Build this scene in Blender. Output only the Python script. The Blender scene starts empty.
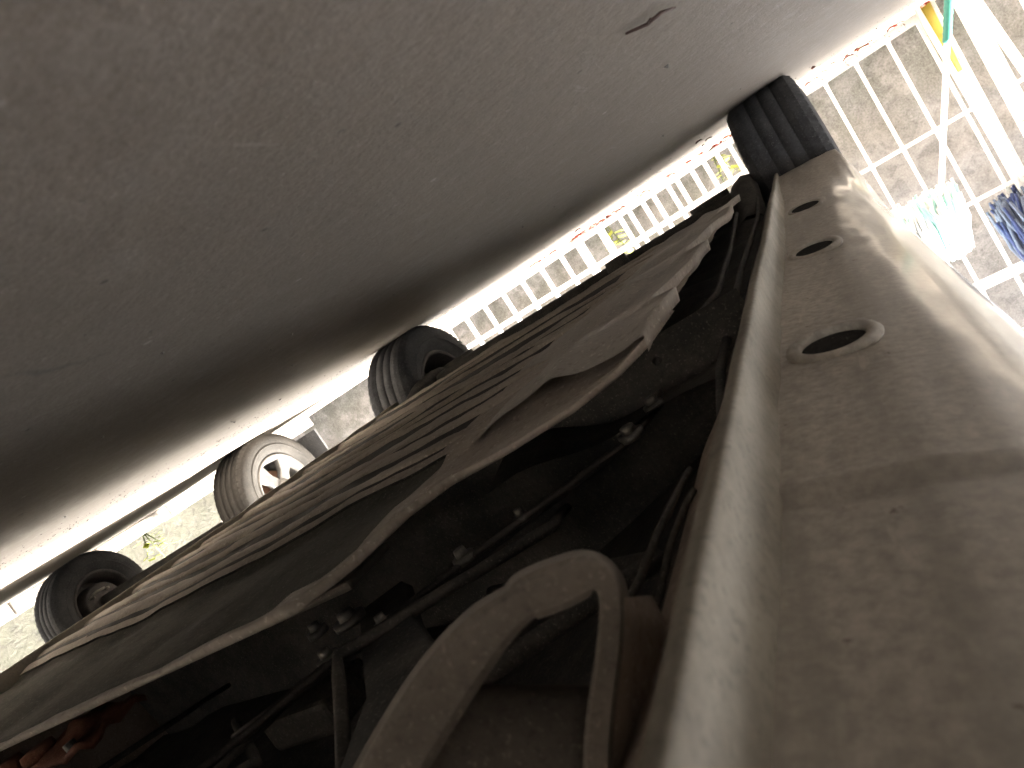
import bpy, bmesh, math, random
from mathutils import Vector, Matrix
rnd = random.Random(7)
sc = bpy.context.scene
R = math.radians
C = bpy.data.collections.new('scene_objects'); sc.collection.children.link(C)

# ------------------------------------------------------------------ camera
F_PX = 700.0; YAW = R(28); PITCH = math.atan(72/700); ROLL = R(33)
cam_d = bpy.data.cameras.new('camera'); cam = bpy.data.objects.new('camera', cam_d); C.objects.link(cam)
fw = Vector((math.sin(YAW)*math.cos(PITCH), math.cos(YAW)*math.cos(PITCH), math.sin(PITCH)))
rt = Vector((math.cos(YAW), -math.sin(YAW), 0)); up = rt.cross(fw)
X = -math.cos(ROLL)*rt + math.sin(ROLL)*up          # the phone is held almost upside down
Y = -math.sin(ROLL)*rt - math.cos(ROLL)*up
cam.matrix_world = Matrix(((X.x, Y.x, -fw.x, 0), (X.y, Y.y, -fw.y, 0), (X.z, Y.z, -fw.z, .1), (0, 0, 0, 1)))
cam_d.sensor_width = 36; cam_d.lens = F_PX/1024*36; cam_d.clip_start = .005; cam_d.clip_end = 500
cam_d.dof.use_dof = True; cam_d.dof.focus_distance = 1.0; cam_d.dof.aperture_fstop = 15
sc.camera = cam

# ------------------------------------------------------------------ sky, sun, exposure
SUN_EL, SUN_AZ = R(72), R(-75)      # azimuth from +Y towards +X
w = bpy.data.worlds.new('World'); sc.world = w; w.use_nodes = True
nt = w.node_tree; bg = nt.nodes['Background']
sky = nt.nodes.new('ShaderNodeTexSky'); sky.sky_type = 'NISHITA'; sky.sun_disc = False
sky.dust_density = 6; sky.air_density = .8; sky.ozone_density = .3; sky.sun_elevation = SUN_EL; sky.sun_rotation = SUN_AZ
hs = nt.nodes.new('ShaderNodeHueSaturation'); hs.inputs['Saturation'].default_value = .35   # hazy white sky
nt.links.new(sky.outputs[0], hs.inputs['Color']); nt.links.new(hs.outputs[0], bg.inputs[0]); bg.inputs[1].default_value = .10
sd = bpy.data.lights.new('sun', 'SUN'); sd.energy = 5.0; sd.angle = R(.6); sd.color = (1, .95, .87)
sun = bpy.data.objects.new('sun', sd); C.objects.link(sun)
sdir = Vector((math.sin(SUN_AZ)*math.cos(SUN_EL), math.cos(SUN_AZ)*math.cos(SUN_EL), math.sin(SUN_EL)))
sun.rotation_euler = sdir.to_track_quat('Z', 'Y').to_euler(); sun.location = sdir*20
vs = sc.view_settings; vs.view_transform = 'Standard'; vs.look = 'None'; vs.exposure = 4.15; vs.gamma = 1
vs.use_white_balance = True; vs.white_balance_temperature = 6900
vs.use_curve_mapping = False
sc.cycles.use_denoising = True
sc.cycles.use_adaptive_sampling = True; sc.cycles.adaptive_threshold = .03
sc.cycles.max_bounces = 9; sc.cycles.diffuse_bounces = 8; sc.cycles.glossy_bounces = 4
sc.cycles.sample_clamp_indirect = 6

# ------------------------------------------------------------------ helpers
class MB:
    def __init__(s): s.v = []; s.f = []; s.sm = []
    def add(s, vs, fs, smooth=False):
        o = len(s.v); s.v += [tuple(v) for v in vs]
        for f in fs: s.f.append(tuple(i+o for i in f)); s.sm.append(smooth)
        return s
    def box(s, lo, hi):
        x0, y0, z0 = lo; x1, y1, z1 = hi
        return s.add([(x0,y0,z0),(x1,y0,z0),(x1,y1,z0),(x0,y1,z0),(x0,y0,z1),(x1,y0,z1),(x1,y1,z1),(x0,y1,z1)],
              [(0,3,2,1),(4,5,6,7),(0,1,5,4),(1,2,6,5),(2,3,7,6),(3,0,4,7)])
    def tube(s, pts, r, n=8, cap=True):
        pts = [Vector(p) for p in pts]; rs = r if isinstance(r, (list, tuple)) else [r]*len(pts)
        vs = []; fs = []; prev = None
        for i, p in enumerate(pts):
            d = (pts[min(i+1, len(pts)-1)]-pts[max(i-1, 0)]).normalized()
            a = d.orthogonal().normalized() if prev is None else (prev-d*prev.dot(d)).normalized()
            prev = a; b = d.cross(a)
            for k in range(n):
                t = 2*math.pi*k/n; vs.append(p+(a*math.cos(t)+b*math.sin(t))*rs[i])
        for i in range(len(pts)-1):
            for k in range(n):
                fs.append((i*n+k, i*n+(k+1)%n, (i+1)*n+(k+1)%n, (i+1)*n+k))
        if cap: fs += [tuple(reversed(range(n))), tuple(range((len(pts)-1)*n, len(pts)*n))]
        return s.add(vs, fs, True)
    def lathe(s, prof, c=(0, 0, 0), n=48, closed=False):   # prof = (x, r) about the X axis
        vs = []; fs = []; m = len(prof)
        for k in range(n):
            t = 2*math.pi*k/n
            for x, r in prof: vs.append((c[0]+x, c[1]+r*math.cos(t), c[2]+r*math.sin(t)))
        for k in range(n):
            for i in range(m if closed else m-1):
                j = (i+1) % m; q = (k+1) % n
                fs.append((k*m+i, k*m+j, q*m+j, q*m+i))
        return s.add(vs, fs, True)
    def grid(s, rows, smooth=True, flip=False):
        m = len(rows[0]); vs = [p for r in rows for p in r]; fs = []
        for i in range(len(rows)-1):
            for j in range(m-1):
                q = (i*m+j, i*m+j+1, (i+1)*m+j+1, (i+1)*m+j)
                fs.append(tuple(reversed(q)) if flip else q)
        return s.add(vs, fs, smooth)
    def build(s, name, mat, parent=None, **kw):
        me = bpy.data.meshes.new(name); me.from_pydata(s.v, [], s.f); me.validate()
        if len(me.polygons) == len(s.sm): me.polygons.foreach_set('use_smooth', s.sm)
        me.materials.append(mat); me.update()
        o = bpy.data.objects.new(name, me); C.objects.link(o)
        if parent: o.parent = parent
        tag(o, **kw); return o

def tag(o, label=None, cat=None, group=None, kind=None):
    if label: o['label'] = label
    if cat: o['category'] = cat
    if group: o['group'] = group
    if kind: o['kind'] = kind
    return o
def empty(name, loc=(0, 0, 0), **kw):
    o = bpy.data.objects.new(name, None); C.objects.link(o); o.location = loc; o.empty_display_size = .1
    return tag(o, **kw)
def bevel(o, wd=.004, seg=2):
    m = o.modifiers.new('bevel', 'BEVEL'); m.width = wd; m.segments = seg; m.limit_method = 'ANGLE'; return o
def solid(o, t, off=-1):
    m = o.modifiers.new('solid', 'SOLIDIFY'); m.thickness = t; m.offset = off; return o
def copy_tree(o, parent=None):
    c = o.copy(); C.objects.link(c); c.parent = parent
    for ch in list(o.children): copy_tree(ch, c)
    return c
def lerp(pts, x):
    if x <= pts[0][0]: return pts[0][1]
    for (a, va), (b, vb) in zip(pts, pts[1:]):
        if x <= b: return va+(vb-va)*(x-a)/(b-a)
    return pts[-1][1]
def hsh(a, b=0.0):
    v = math.sin(a*127.1+b*311.7)*43758.5453; return v-math.floor(v)
def vnoise(x, y):
    xi, yi = math.floor(x), math.floor(y); fx, fy = x-xi, y-yi
    fx = fx*fx*(3-2*fx); fy = fy*fy*(3-2*fy)
    a = hsh(xi, yi)*(1-fx)+hsh(xi+1, yi)*fx; b = hsh(xi, yi+1)*(1-fx)+hsh(xi+1, yi+1)*fx
    return (a*(1-fy)+b*fy)*2-1
def sstep(a, b, x):
    t = max(0, min(1, (x-a)/(b-a))); return t*t*(3-2*t)

# ------------------------------------------------------------------ materials
class N:
    def __init__(s, name):
        s.m = bpy.data.materials.new(name); s.m.use_nodes = True; s.t = s.m.node_tree
        s.b = s.t.nodes['Principled BSDF']; s.co = s.t.nodes.new('ShaderNodeTexCoord').outputs['Object']
        s.geo = s.t.nodes.new('ShaderNodeNewGeometry').outputs['Position']
    def n(s, t, **kw):
        o = s.t.nodes.new(t)
        for k, v in kw.items(): setattr(o, k, v)
        return o
    def l(s, a, b): s.t.links.new(a, b)
    def noise(s, scale, detail=6, rough=.6, vec=None, dist=0, stretch=None):
        o = s.n('ShaderNodeTexNoise'); o.inputs['Scale'].default_value = scale; o.inputs['Detail'].default_value = detail
        o.inputs['Roughness'].default_value = rough; o.inputs['Distortion'].default_value = dist
        v = vec or s.geo
        if stretch:
            mp = s.n('ShaderNodeMapping'); mp.inputs['Scale'].default_value = stretch; s.l(v, mp.inputs[0]); v = mp.outputs[0]
        s.l(v, o.inputs['Vector']); return o.outputs['Fac']
    def ramp(s, fac, stops):
        o = s.n('ShaderNodeValToRGB'); e = o.color_ramp.elements
        while len(e) < len(stops): e.new(.5)
        for k, (p, c) in zip(e, stops):
            k.position = p; k.color = (c if isinstance(c, tuple) else (c, c, c))+(1,)
        s.l(fac, o.inputs[0]); return o.outputs[0]
    def mix(s, fac, a, b, mode='MIX'):
        o = s.n('ShaderNodeMix', data_type='RGBA', blend_type=mode)
        for k, v in ((0, fac), (6, a), (7, b)):
            if hasattr(v, 'is_output'): s.l(v, o.inputs[k])
            else: o.inputs[k].default_value = v if k == 0 else tuple(v)+(1,)
        return o.outputs[2]
    def bump(s, h, strength=.3, dist=.002, prev=None):
        o = s.n('ShaderNodeBump'); o.inputs['Strength'].default_value = strength; o.inputs['Distance'].default_value = dist
        s.l(h, o.inputs['Height'])
        if prev: s.l(prev, o.inputs['Normal'])
        return o.outputs[0]
    def out(s, col=None, rough=None, normal=None, metal=None, **kw):
        for nm, v in (('Base Color', col), ('Roughness', rough), ('Normal', normal), ('Metallic', metal)):
            if v is None: continue
            if hasattr(v, 'is_output'): s.l(v, s.b.inputs[nm])
            else: s.b.inputs[nm].default_value = tuple(v)+(1,) if nm == 'Base Color' else v
        for k, v in kw.items(): s.b.inputs[k].default_value = v
        return s.m

def m_dusty(name, base, dust, amount=.5, scale=22, rough=.8, bumpd=.0015, metal=0, spec=.3, grit=True):
    k = N(name)
    n1 = k.noise(scale, 5, .65); n2 = k.noise(scale*7, 3, .7); n3 = k.noise(scale*.3, 2)
    f = k.mix(.5, n1, n3); f = k.mix(.25, f, n2)
    fac = k.ramp(f, [(max(0, .62-amount*.5), 0.0), (min(1, .82-amount*.4), 1.0)])
    col = k.mix(fac, base, dust)
    sp = k.noise(scale*16, 1, .6)
    if grit: col = k.mix(k.ramp(sp, [(.62, 0.0), (.75, .55)]), col, tuple(min(1, c*1.7+.02) for c in dust))
    col = k.mix(k.ramp(k.noise(scale*11, 1), [(.28, .30), (.42, 0.0)]), col, tuple(c*.5 for c in base))
    b1 = k.bump(n1, .5, bumpd*2); b2 = k.bump(n2, .5, bumpd*.6, b1)
    return k.out(col, rough, b2, metal, **{'Specular IOR Level': spec})

def m_concrete():
    k = N('concrete_floor')
    big = k.noise(1.3, 3, .55); mid = k.noise(30, 5, .7); fine = k.noise(300, 2, .7); fl = k.noise(85, 3, .65)
    col = k.mix(k.ramp(big, [(.32, 0.0), (.7, 1.0)]), (.160, .132, .104), (.200, .170, .140))
    col = k.mix(k.ramp(mid, [(.46, 0.0), (.80, .40)]), col, (.25, .225, .20))
    col = k.mix(k.ramp(mid, [(.22, .4), (.38, 0.0)]), col, (.11, .092, .078))
    col = k.mix(k.ramp(fl, [(.66, 0.0), (.73, .7)]), col, (.30, .275, .25))
    col = k.mix(k.ramp(fl, [(.25, .9), (.31, 0.0)]), col, (.05, .042, .036))
    # hair cracks
    vo = k.n('ShaderNodeTexVoronoi', feature='DISTANCE_TO_EDGE'); vo.inputs['Scale'].default_value = 1.9
    wv = k.n('ShaderNodeMix', data_type='VECTOR'); wv.inputs[0].default_value = .12
    nz = k.n('ShaderNodeTexNoise'); nz.inputs['Scale'].default_value = 5; nz.inputs['Detail'].default_value = 3
    k.l(k.geo, nz.inputs['Vector']); k.l(k.geo, wv.inputs[4]); k.l(nz.outputs['Color'], wv.inputs[5]); k.l(wv.outputs[1], vo.inputs['Vector'])
    crk = k.ramp(vo.outputs['Distance'], [(.0, 1.0), (.003, 0.0)])
    brk = k.ramp(k.noise(3.1, 3), [(.56, 0.0), (.64, .8)])
    cm = k.n('ShaderNodeMath', operation='MULTIPLY'); k.l(crk, cm.inputs[0]); k.l(brk, cm.inputs[1])
    col = k.mix(cm.outputs[0], col, (.05, .042, .038))
    col = k.mix(.18, col, k.ramp(fine, [(.3, .05), (.7, .32)]))
    scr = k.noise(9, 4, .6, stretch=(1, 14, 1)); col = k.mix(k.ramp(scr, [(.68, 0.0), (.71, .35)]), col, (.28, .26, .235))
    for scl, thr, cc in ((38, .86, (.34, .31, .28)), (55, .84, (.045, .038, .032))):
        vv = k.n('ShaderNodeTexVoronoi'); vv.inputs['Scale'].default_value = scl; k.l(k.geo, vv.inputs['Vector'])
        sp_ = k.n('ShaderNodeSeparateColor'); k.l(vv.outputs['Color'], sp_.inputs[0])
        mm = k.n('ShaderNodeMath', operation='MULTIPLY'); k.l(k.ramp(vv.outputs['Distance'], [(.07, 1.0), (.14, 0.0)]), mm.inputs[0])
        k.l(k.ramp(sp_.outputs[0], [(thr, 0.0), (thr+.03, .85)]), mm.inputs[1])
        col = k.mix(mm.outputs[0], col, cc)
    sc2 = k.noise(5, 3, .6, stretch=(16, 1.2, 1)); col = k.mix(k.ramp(sc2, [(.70, 0.0), (.72, .4)]), col, (.29, .27, .245))
    b = k.bump(mid, .4, .003); b = k.bump(fl, .4, .0015, b); b = k.bump(fine, .5, .0007, b)
    return k.out(col, k.ramp(mid, [(.3, .55), (.7, .85)]), b)

def m_plaster(name, c1, c2, dark, sc_=6, moss=.0, fr=(.04, .35)):
    k = N(name)
    a = k.noise(sc_*.35, 6, .65); b = k.noise(sc_*2.2, 8, .7, dist=.8); f = k.noise(sc_*20, 4, .7)
    col = k.mix(k.ramp(a, [(.3, 0.0), (.7, 1.0)]), c1, c2)
    col = k.mix(k.ramp(b, [(.38, .85), (.55, 0.0)]), col, dark)
    if moss:
        sx = k.n('ShaderNodeSeparateXYZ'); k.l(k.geo, sx.inputs[0])
        mr = k.n('ShaderNodeMapRange'); mr.inputs[1].default_value = .05; mr.inputs[2].default_value = .75; mr.inputs[3].default_value = 1; mr.inputs[4].default_value = 0
        k.l(sx.outputs[2], mr.inputs[0])
        mm = k.n('ShaderNodeMath', operation='MULTIPLY'); k.l(mr.outputs[0], mm.inputs[0])
        k.l(k.ramp(k.noise(sc_*1.3, 7, .7), [(.42, 0.0), (.56, moss)]), mm.inputs[1])
        col = k.mix(mm.outputs[0], col, (.045, .048, .03))
    col = k.mix(.3, col, k.ramp(f, [(.3, fr[0]), (.7, fr[1])]))
    bb = k.bump(b, .6, .02); bb = k.bump(f, .5, .004, bb)
    return k.out(col, .9, bb)

def m_paint(name, col, rough=.4, chip=.0, chipcol=(.14, .06, .03), **kw):
    k = N(name); n = k.noise(18, 6, .7); n2 = k.noise(90, 4)
    c = k.mix(k.ramp(n, [(.4, .35), (.6, 0.0)]), col, tuple(v*.8 for v in col))
    if chip: c = k.mix(k.ramp(n2, [(.66-chip*.1, 0.0), (.70, 1.0)]), c, chipcol)
    return k.out(c, rough, k.bump(n2, .15, .001), **kw)

def m_body(name, paint, dust, z0, z1, top=.15):
    # dusty clear-coated paint: road dirt thins out with height above the ground
    k = N(name)
    sx = k.n('ShaderNodeSeparateXYZ'); k.l(k.geo, sx.inputs[0])
    mr = k.n('ShaderNodeMapRange'); mr.inputs[1].default_value = z0; mr.inputs[2].default_value = z1
    mr.inputs[3].default_value = 1; mr.inputs[4].default_value = top; k.l(sx.outputs[2], mr.inputs[0])
    n = k.noise(16, 7, .65); n2 = k.noise(150, 4, .7)
    ad = k.n('ShaderNodeMath', operation='MULTIPLY_ADD'); k.l(n, ad.inputs[0]); ad.inputs[1].default_value = .24
    sb = k.n('ShaderNodeMath', operation='SUBTRACT'); k.l(mr.outputs[0], sb.inputs[0]); sb.inputs[1].default_value = .12
    k.l(sb.outputs[0], ad.inputs[2]); ad.use_clamp = True
    dcol = k.mix(k.ramp(n2, [(.35, 0.0), (.65, 1.0)]), tuple(c*.75 for c in dust), tuple(min(1, c*1.2) for c in dust))
    dcol = k.mix(k.ramp(k.noise(7, 5), [(.35, .4), (.6, 0.0)]), dcol, tuple(c*.7 for c in dust))
    stn = k.noise(3.2, 5, .7, stretch=(9, 1, 9)); dcol = k.mix(k.ramp(stn, [(.40, .55), (.55, 0.0)]), dcol, tuple(c*.62 for c in dust))
    scf = k.noise(11, 4, .65, stretch=(7, 1, 7)); dcol = k.mix(k.ramp(scf, [(.66, 0.0), (.71, .5)]), dcol, tuple(min(1, c*1.35) for c in dust))
    chp = k.noise(70, 3, .6); dcol = k.mix(k.ramp(chp, [(.26, .8), (.30, 0.0)]), dcol, (.09, .06, .045))
    col = k.mix(ad.outputs[0], paint, dcol)
    rg = k.n('ShaderNodeMapRange'); k.l(ad.outputs[0], rg.inputs[0]); rg.inputs[3].default_value = .3; rg.inputs[4].default_value = .7
    k.l(rg.outputs[0], k.b.inputs['Roughness'])
    ct = k.n('ShaderNodeMapRange'); k.l(ad.outputs[0], ct.inputs[0]); ct.inputs[1].default_value = .25; ct.inputs[2].default_value = .95; ct.inputs[3].default_value = 1; ct.inputs[4].default_value = 0
    k.l(ct.outputs[0], k.b.inputs['Coat Weight']); k.b.inputs['Coat Roughness'].default_value = .13
    return k.out(col, None, k.bump(n2, .05, .0002), **{'Specular IOR Level': .4})

M = {}
M['concrete'] = m_concrete()
M['pan'] = m_dusty('dusty_floor_pan', (.18, .155, .128), (.42, .37, .315), .7, 14, .72, .001)
M['tray'] = m_dusty('grey_plastic_undertray', (.22, .205, .185), (.40, .37, .33), .7, 12, .6, .0008)
M['pan_gap_shade'] = m_dusty('shade_toned_pan', (.020, .019, .017), (.075, .066, .056), .3, 16, .8, .001)  # dark colour stands in for the shade between the tan ribs
M['loom'] = m_dusty('greasy_dark_loom', (.04, .039, .036), (.14, .125, .105), .4, 30, .7)
M['hole'] = m_dusty('dark_slot_interior', (.02, .019, .017), (.05, .045, .04), .3, 30, .9)
M['plastic'] = m_dusty('dark_greenish_plastic', (.055, .058, .050), (.13, .123, .105), .5, 18, .92, .0006, spec=.1)
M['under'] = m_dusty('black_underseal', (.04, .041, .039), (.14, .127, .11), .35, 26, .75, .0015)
M['inner'] = m_dusty('brown_inner_sill', (.14, .105, .082), (.30, .245, .20), .6, 20, .8, .001)
M['bracket'] = m_dusty('dusty_bracket_steel', (.095, .083, .07), (.20, .175, .147), .7, 30, .75, .0008)
M['rust'] = m_dusty('rusty_red_steel', (.15, .045, .028), (.30, .14, .09), .5, 30, .8, .002)
M['flange'] = m_dusty('worn_flange_paint', (.16, .145, .122), (.29, .265, .222), .5, 24, .8, .0008, spec=.15, grit=False)
M['bolt'] = m_dusty('bright_zinc_bolt', (.10, .096, .088), (.24, .225, .20), .5, 60, .4, .0005, metal=.5)
M['pipe'] = m_dusty('dull_steel_pipe', (.025, .024, .023), (.10, .09, .08), .5, 40, .5, .0005, metal=.3)
M['rubber'] = m_dusty('black_tyre_rubber', (.030, .032, .036), (.080, .082, .085), .45, 16, .85, .0006, spec=.35)
M['rubber_dust'] = m_dusty('dusty_tyre_rubber', (.012, .012, .012), (.035, .033, .031), .6, 14, .9, .0006, spec=.2)
M['alloy'] = m_dusty('silver_alloy', (.09, .09, .09), (.17, .165, .16), .4, 20, .4, .0003, metal=.4)
M['steel_rim'] = m_dusty('dark_steel_rim', (.035, .035, .037), (.11, .10, .095), .4, 22, .6, .0006, metal=.3)
M['drum'] = m_dusty('rusty_brake_drum', (.06, .03, .022), (.16, .09, .06), .5, 30, .8, .001)
M['body_a'] = m_body('dusty_beige_grey_paint', (.42, .42, .41), (.42, .385, .335), .232, .30, .0)
M['body_b'] = m_body('unseen_body_bounce_pale', (.62, .62, .61), (.40, .36, .32), .20, .55)  # unseen body colour, made pale to bounce fill light under the near car
M['glass'] = N('tinted_car_glass').out((.02, .03, .03), .05)
M['white'] = m_paint('white_gate_paint', (.80, .79, .76), .45, .25)
M['yellow'] = m_paint('yellow_paint', (.42, .33, .05), .5, .2)
M['rail'] = m_paint('thin_rail_paint', (.74, .72, .68), .5, .5)
M['teal'] = m_paint('teal_rubber_grip', (.012, .13, .105), .5)
M['pole'] = m_paint('white_plastic_pole', (.8, .8, .78), .3)
M['mop_white'] = m_paint('white_mop_yarn', (.78, .80, .80), .9)
M['mop_teal'] = m_paint('pale_teal_yarn', (.35, .62, .58), .9)
M['mop_blue'] = m_paint('blue_mop_yarn', (.03, .045, .13), .9)
M['mop_pale'] = m_paint('pale_blue_mop_yarn', (.11, .135, .20), .9)
M['wall'] = m_plaster('weathered_grey_wall', (.14, .13, .125), (.21, .195, .187), (.075, .07, .065), 5, .9)
M['mosswall'] = m_plaster('mossy_dark_plaster', (.045, .045, .034), (.085, .078, .062), (.014, .016, .010), 9, .8, (.005, .07))
M['pinkwall'] = m_plaster('pinkish_plaster', (.42, .33, .29), (.50, .43, .38), (.25, .21, .18), 5, .3)
M['soil'] = m_plaster('dry_soil', (.035, .029, .021), (.06, .05, .038), (.018, .016, .012), 12, 0, (.005, .06))
M['kerb'] = m_plaster('weathered_kerb_concrete', (.24, .215, .19), (.32, .295, .27), (.13, .115, .10), 9)
M['roof'] = m_paint('added_shade_roof_grey', (.30, .29, .28), .6)
M['petal'] = m_paint('red_petal', (.17, .014, .010), .6)
M['petal2'] = m_paint('orange_petal', (.22, .045, .02), .6)
M['darkleaf'] = m_paint('dark_dry_leaf', (.04, .018, .013), .7)
M['leaf'] = m_paint('yellow_green_leaf', (.16, .19, .015), .5)
M['leaf2'] = m_paint('green_leaf', (.045, .06, .02), .5)
M['stone'] = m_plaster('grey_pebble', (.22, .20, .18), (.32, .30, .27), (.12, .11, .10), 30)

# ------------------------------------------------------------------ setting
rows = []
MB().add([(-60, -60, 0), (60, -60, 0), (60, 60, 0), (-60, 60, 0)], [(0, 1, 2, 3)]).build('ground', M['concrete'], kind='structure')
# back wall behind the gate, side wall far right, unseen wall added on the near side to cut sky light
bw = MB()
def rough_wall(mb, p0, p1, z0, z1, th, n, m, amp, seed):
    p0 = Vector((*p0, 0)); p1 = Vector((*p1, 0)); d = (p1-p0); nrm = Vector((-d.y, d.x, 0)).normalized()
    rows = []
    for j in range(m+1):
        r = []
        for i in range(n+1):
            p = p0+d*(i/n); z = z0+(z1-z0)*j/m
            r.append(p+Vector((0, 0, z))-nrm*(vnoise(i*.31+seed, j*.37)*amp+vnoise(i*.93+seed, j*.9)*amp*.5))
        rows.append(r)
    mb.grid(rows, True)
    a, b = p0+nrm*th, p1+nrm*th
    mb.add([p0+Vector((0,0,z1)), p1+Vector((0,0,z1)), b+Vector((0,0,z1)), a+Vector((0,0,z1)), a+Vector((0,0,z0)), b+Vector((0,0,z0))], [(0,1,2,3), (3,2,5,4)])
rough_wall(bw, (-2.2, 4.75), (7.2, 4.75), 0, 2.0, .18, 190, 40, .02, 3)
bw.build('boundary_wall', M['wall'], label='weathered mottled grey wall behind the white gate', cat='wall')
sw = MB(); rough_wall(sw, (4.95, 4.72), (4.95, -4), .0, 1.8, .15, 120, 24, .01, 9)
sw.build('side_wall', M['mosswall'], label='mossy grey plastered garden wall beyond the planting bed', cat='wall')
MB().box((-4.35, -6, 0), (-4.2, 3.9, 1.75)).build('light_block_wall', M['kerb'], label='unseen pale wall added to block low sky light on the near side', cat='wall')  # out of view, added to hold back low sky light and ground bounce
rf = empty('added_shade_roof', (-.5, -1, 2.5), label='unseen grey sheet roof added to shade the near side of the car', cat='roof')  # unseen roof with posts, added and sized to shade the near side
rr = MB()
prof = [(-4.30+i*.05, 2.60-(i*.05)*.04+(.012 if i % 2 else -.012)) for i in range(102)]
rr.grid([[(x+.5, y+1, z-2.5) for x, z in prof] for y in (-5, 3.35)], True); o = rr.build('added_roof_sheet', M['roof'], rf); solid(o, .004)
for yy in (-4.6, -.8, 2.9):
    MB().box((-3.06, yy+1-.035, -2.5), (-2.99, yy+1+.035, -.141)).build('added_roof_post', M['roof'], rf)
    MB().box((-3.07, yy+1-.03, -.14), (1.25, yy+1+.03, -.06)).build('added_roof_beam', M['roof'], rf)
# kerb of the planting bed along the side wall
kb = empty('planting_bed', (4.62, 1, 0), label='raised planting bed with pale kerb along the garden wall', cat='planting bed')
for i in range(16):
    y0 = -3.8+i*.52
    o = MB().box((-.42+rnd.uniform(-.006, .006), y0-1, 0), (-.30, y0-1+.512, .085+rnd.uniform(-.004, .004))).build('kerb_stone', M['kerb'], kb); bevel(o, .008)
MB().box((-.30, -4.8, 0), (.33, 3.5, .06)).build('soil', M['soil'], kb)

# ------------------------------------------------------------------ wheels
def wheel(name, parent, loc, r, wd, tyre_mat, style, face):
    """face = side (+1/-1 along x) on which the outer rim face lies"""
    e = empty(name, loc); e.parent = parent
    h = wd/2; rb = r*.60
    prof = [(-h*.80, rb), (-h*.97, rb+.02), (-h*1.0, r*.80), (-h*.96, r*.90), (-h*.86, r*.965), (-h*.74, r*.992)]
    groove = [-.36, 0, .36]
    pr = list(prof)
    for g in groove:
        pr += [(h*(g-.028), r*(1.0-.012*abs(g)**2)), (h*(g-.022), r-.0022), (h*(g+.022), r-.0022), (h*(g+.028), r*(1.0-.012*abs(g)**2))]
    pr += [(-x, q) for x, q in reversed(prof)]
    ty = MB().lathe(pr, n=72).build('tyre', tyre_mat, e)
    # shoulder tread blocks
    tb = MB()
    for k in range(60):
        a = 2*math.pi*k/60; da = .075
        for s in (-1, 1):
            q = []
            for (x, rr_) in ((s*h*.55, r*1.0), (s*h*.76, r*.995), (s*h*.93, r*.945)):
                q.append((x, rr_))
            vs = []
            for (x, rr_) in q:
                for aa in (a-da/2, a+da/2):
                    vs.append((x, (rr_+.0012)*math.cos(aa), (rr_+.0012)*math.sin(aa)))
            tb.add(vs, [(0, 1, 3, 2), (2, 3, 5, 4)])
    tb.build('tread_blocks', tyre_mat, ty, kind='stuff')
    # sidewall raised ring
    for s in (-1, 1):
        MB().lathe([(s*h*1.002, r*.74), (s*h*1.018, r*.75), (s*h*1.018, r*.765), (s*h*1.002, r*.775)], n=64).build('sidewall_ring', tyre_mat, ty)
    f = face
    if style == 'alloy':
        rim = MB().lathe([(f*h*.82, rb+.004), (f*h*.90, rb), (f*h*.84, rb-.012), (f*h*.55, rb-.02), (-f*h*.6, rb-.03), (-f*h*.85, rb)], n=64)
        rm = rim.build('rim', M['alloy'], e); rm.data.materials[0] = M['alloy']
        for k in range(5):
            a = 2*math.pi*k/5+.35
            vs = []
            for rad, hwid, dep in ((.03, .030, .70), (rb*.55, .024, .72), (rb-.012, .040, .74)):
                for sx_, dp in ((-1, dep), (1, dep), (1, dep-.28), (-1, dep-.28)):
                    t = sx_*hwid
                    vs.append((f*h*dp, rad*math.cos(a)-t*math.sin(a), rad*math.sin(a)+t*math.cos(a)))
            fs = []
            for i in range(2):
                for q in range(4): fs.append((i*4+q, i*4+(q+1) % 4, (i+1)*4+(q+1) % 4, (i+1)*4+q))
            sp = MB().add(vs, fs+[(3, 2, 1, 0), (8, 9, 10, 11)]).build('spoke', M['alloy'], rm); bevel(sp, .006, 3)
        MB().lathe([(f*h*.45, .045), (f*h*.72, .045), (f*h*.80, .03), (f*h*.80, .001)], n=32).build('hub_cap', M['alloy'], rm)
        MB().lathe([(f*h*.1, rb-.05), (f*h*.2, rb-.05), (f*h*.2, .01)], n=48).build('brake_disc', M['drum'], e)
    else:
        rim = MB().lathe([(f*h*.84, rb+.002), (f*h*.88, rb-.004), (f*h*.80, rb-.014), (f*h*.3, rb-.03), (f*h*.35, rb*.5), (f*h*.5, rb*.42), (f*h*.5, .002)], n=64)
        rim.lathe([(-f*h*.84, rb+.002), (-f*h*.88, rb-.004), (-f*h*.80, rb-.014), (-f*h*.2, rb-.032), (f*h*.3, rb-.032)], n=64)
        rm = rim.build('rim', M['steel_rim'], e)
        MB().lathe([(-f*h*.75, .002), (-f*h*.75, rb*.55), (-f*h*.68, rb*.62), (f*h*.2, rb*.64)], n=48).build('brake_drum', M['steel_rim'], e)
        for k in range(4):
            a = math.pi/4+k*math.pi/2
            MB().tube([(-f*h*.74, rb*.4*math.cos(a), rb*.4*math.sin(a)), (-f*h*.83, rb*.4*math.cos(a), rb*.4*math.sin(a))], .009, 6).build('bolt', M['bolt'], e)
        MB().tube([(-f*h*.80, -.07, -.05), (-f*h*.84, -.02, -.06), (-f*h*.80, .03, -.055)], .007, 6).build('brake_line', M['bolt'], e)
    return e

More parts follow.
